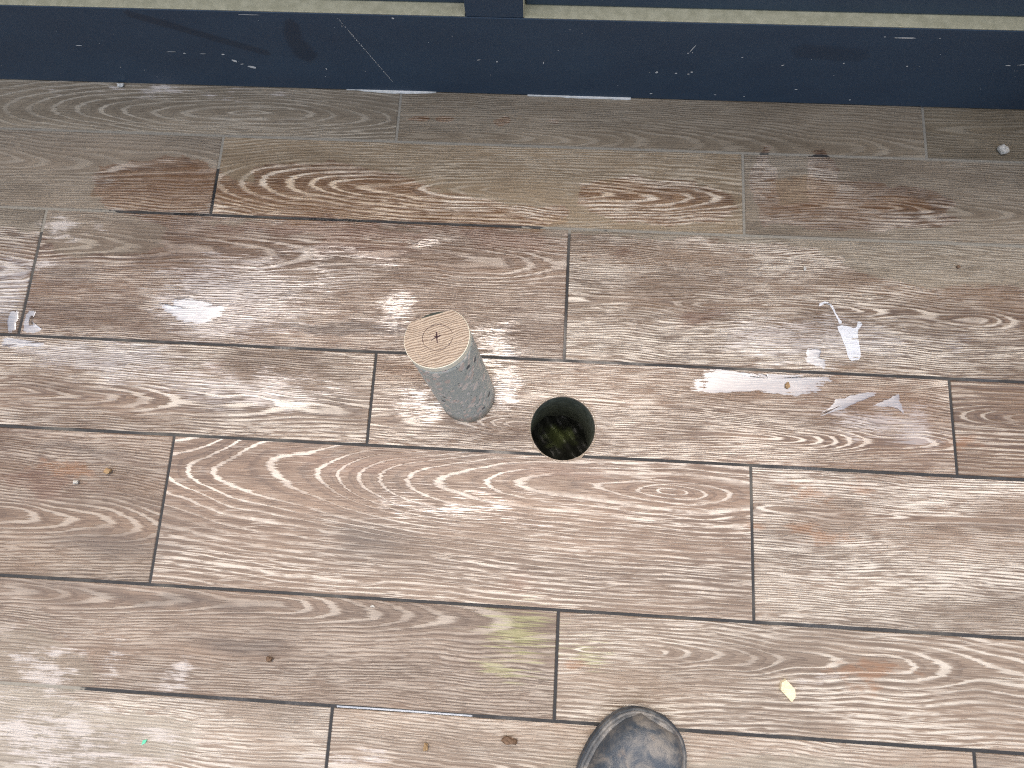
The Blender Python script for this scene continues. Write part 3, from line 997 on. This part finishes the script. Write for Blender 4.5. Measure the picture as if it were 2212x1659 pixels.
# outline stations: distance from toe tip, left (outer) and right (inner) half width
ST = [(0, 0, 0), (.004, .026, .020), (.012, .042, .033), (.028, .056, .046), (.05, .065, .056), (.08, .070, .062), (.11, .070, .061), (.15, .062, .052),
      (.19, .055, .044), (.23, .051, .042), (.265, .046, .040), (.29, .036, .032), (.303, .020, .018), (.308, 0, 0)]
TIP = .155


def interp(s, k):
    for a, b in zip(ST, ST[1:]):
        if s <= b[0]:
            t_ = (s - a[0]) / (b[0] - a[0])
            return a[k] + (b[k] - a[k]) * t_
    return 0.0


def outline_pts(off, nn=64):
    left, right = [], []
    base = [(0, 0)]
    ss_ = [.154 * (1 - math.cos(math.pi * i / (nn // 2))) for i in range(nn // 2 + 1)]
    def sm(s, k):
        d = .004
        return (interp(max(0, s - d), k) + 2 * interp(s, k) + interp(min(.308, s + d), k)) / 4 if .006 < s < .302 else interp(s, k)
    P = [Vector((-sm(s, 1), TIP - s)) for s in ss_] + [Vector((sm(s, 2), TIP - s)) for s in reversed(ss_[1:-1])]
    m = len(P)
    out = []
    for i in range(m):
        tn = (P[(i + 1) % m] - P[i - 1]).normalized()
        nrm = Vector((-tn.y, tn.x))
        out.append(P[i] - nrm * off)
    return out


def ring_stack(levels, name, m, parent, close_top=True):
    vs, fs = [], []
    nn = None
    for off, z in levels:
        pts = outline_pts(off)
        nn = len(pts)
        for i, p in enumerate(pts):
            vs.append((p.x, p.y, z(p) if callable(z) else z))
    for k in range(len(levels) - 1):
        for i in range(nn):
            j = (i + 1) % nn
            fs.append((k * nn + j, k * nn + i, (k + 1) * nn + i, (k + 1) * nn + j))
    fs.append(tuple(range(nn)))
    if close_top:
        fs.append(tuple((len(levels) - 1) * nn + i for i in reversed(range(nn))))
    me = mesh(name, vs, fs, True)
    bm = bmesh.new(); bm.from_mesh(me); bmesh.ops.recalc_face_normals(bm, faces=bm.faces); bm.to_mesh(me); bm.free()
    return link(name, me, m, parent)


M_sole = boot_material('scuffed_rubber', lin(36, 43, 49), lin(74, 80, 86), lin(136, 136, 132), .55, .45)
M_boot = boot_material('dusty_leather', lin(44, 54, 64), lin(80, 88, 95), lin(146, 138, 126), .8, .3)
M_welt = boot_material('dusty_welt', lin(72, 76, 80), lin(110, 112, 112), lin(168, 162, 152), .8, .5)
spring = lambda z0: (lambda p: z0 + max(0, (p.y - (TIP - .07))) * .14)      # the toe turns up a little
ring_stack([(-.003, spring(.0)), (.0, spring(.003)), (.001, spring(.011)), (-.0008, spring(.0125)), (.0008, spring(.014)), (.0005, spring(.022)), (-.002, spring(.024))], 'outsole', M_sole, shoe)
ring_stack([(-.003, spring(.0235)), (-.0015, spring(.0255)), (-.0032, spring(.028)), (-.0055, spring(.0285)), (-.0048, spring(.0305)), (-.007, spring(.033)), (-.010, spring(.034))], 'welt', M_welt, shoe)
# upper: superellipse sections along the foot
vs, fs = [], []
NS, NA = 40, 28
for i in range(NS):
    u = i / (NS - 1)
    s = .011 + .283 * (1 - math.cos(math.pi * u)) / 2
    wl, wr = max(interp(s, 1) - .009, .004), max(interp(s, 2) - .009, .004)
    rise = math.sqrt(max(0, 1 - (1 - min(1, (s - .010) / .055)) ** 2))
    H = .014 + .036 * rise + .075 * max(0, min(1, (s - .07) / .16)) ** 1.4
    if s > .24:
        H *= 1 - .25 * ((s - .24) / .06) ** 2
    for j in range(NA + 1):
        a = math.pi * j / NA
        c_, s_ = math.cos(a), math.sin(a)
        ex = .62
        x = -math.copysign(abs(c_) ** ex, c_)
        x *= wl if x < 0 else wr
        z = .026 + max(0, (TIP - s) - (TIP - .07)) * .14 + H * abs(s_) ** .75
        vs.append((x, TIP - s, z))
for i in range(NS - 1):
    for j in range(NA):
        a = i * (NA + 1) + j
        fs.append((a, a + 1, a + NA + 2, a + NA + 1))
fs.append(tuple(range(NA + 1)))
fs.append(tuple((NS - 1) * (NA + 1) + j for j in reversed(range(NA + 1))))
me = mesh('upper', vs, fs, True)
bm = bmesh.new(); bm.from_mesh(me); bmesh.ops.recalc_face_normals(bm, faces=bm.faces); bm.to_mesh(me); bm.free()
link('upper', me, M_boot, shoe)
# ankle collar
vs, fs = [], []
for k, (ra, rb, z) in enumerate(((.036, .052, .10), (.038, .054, .135), (.034, .050, .138), (.031, .046, .12))):
    for i in range(28):
        a = 2 * math.pi * i / 28
        vs.append((ra * math.cos(a) + .002, rb * math.sin(a) - .085, z))
for k in range(3):
    for i in range(28):
        j = (i + 1) % 28
        fs.append((k * 28 + i, k * 28 + j, (k + 1) * 28 + j, (k + 1) * 28 + i))
fs.append(tuple(3 * 28 + i for i in range(28)))
link('collar', mesh('collar', vs, fs, True), M_sole, shoe)
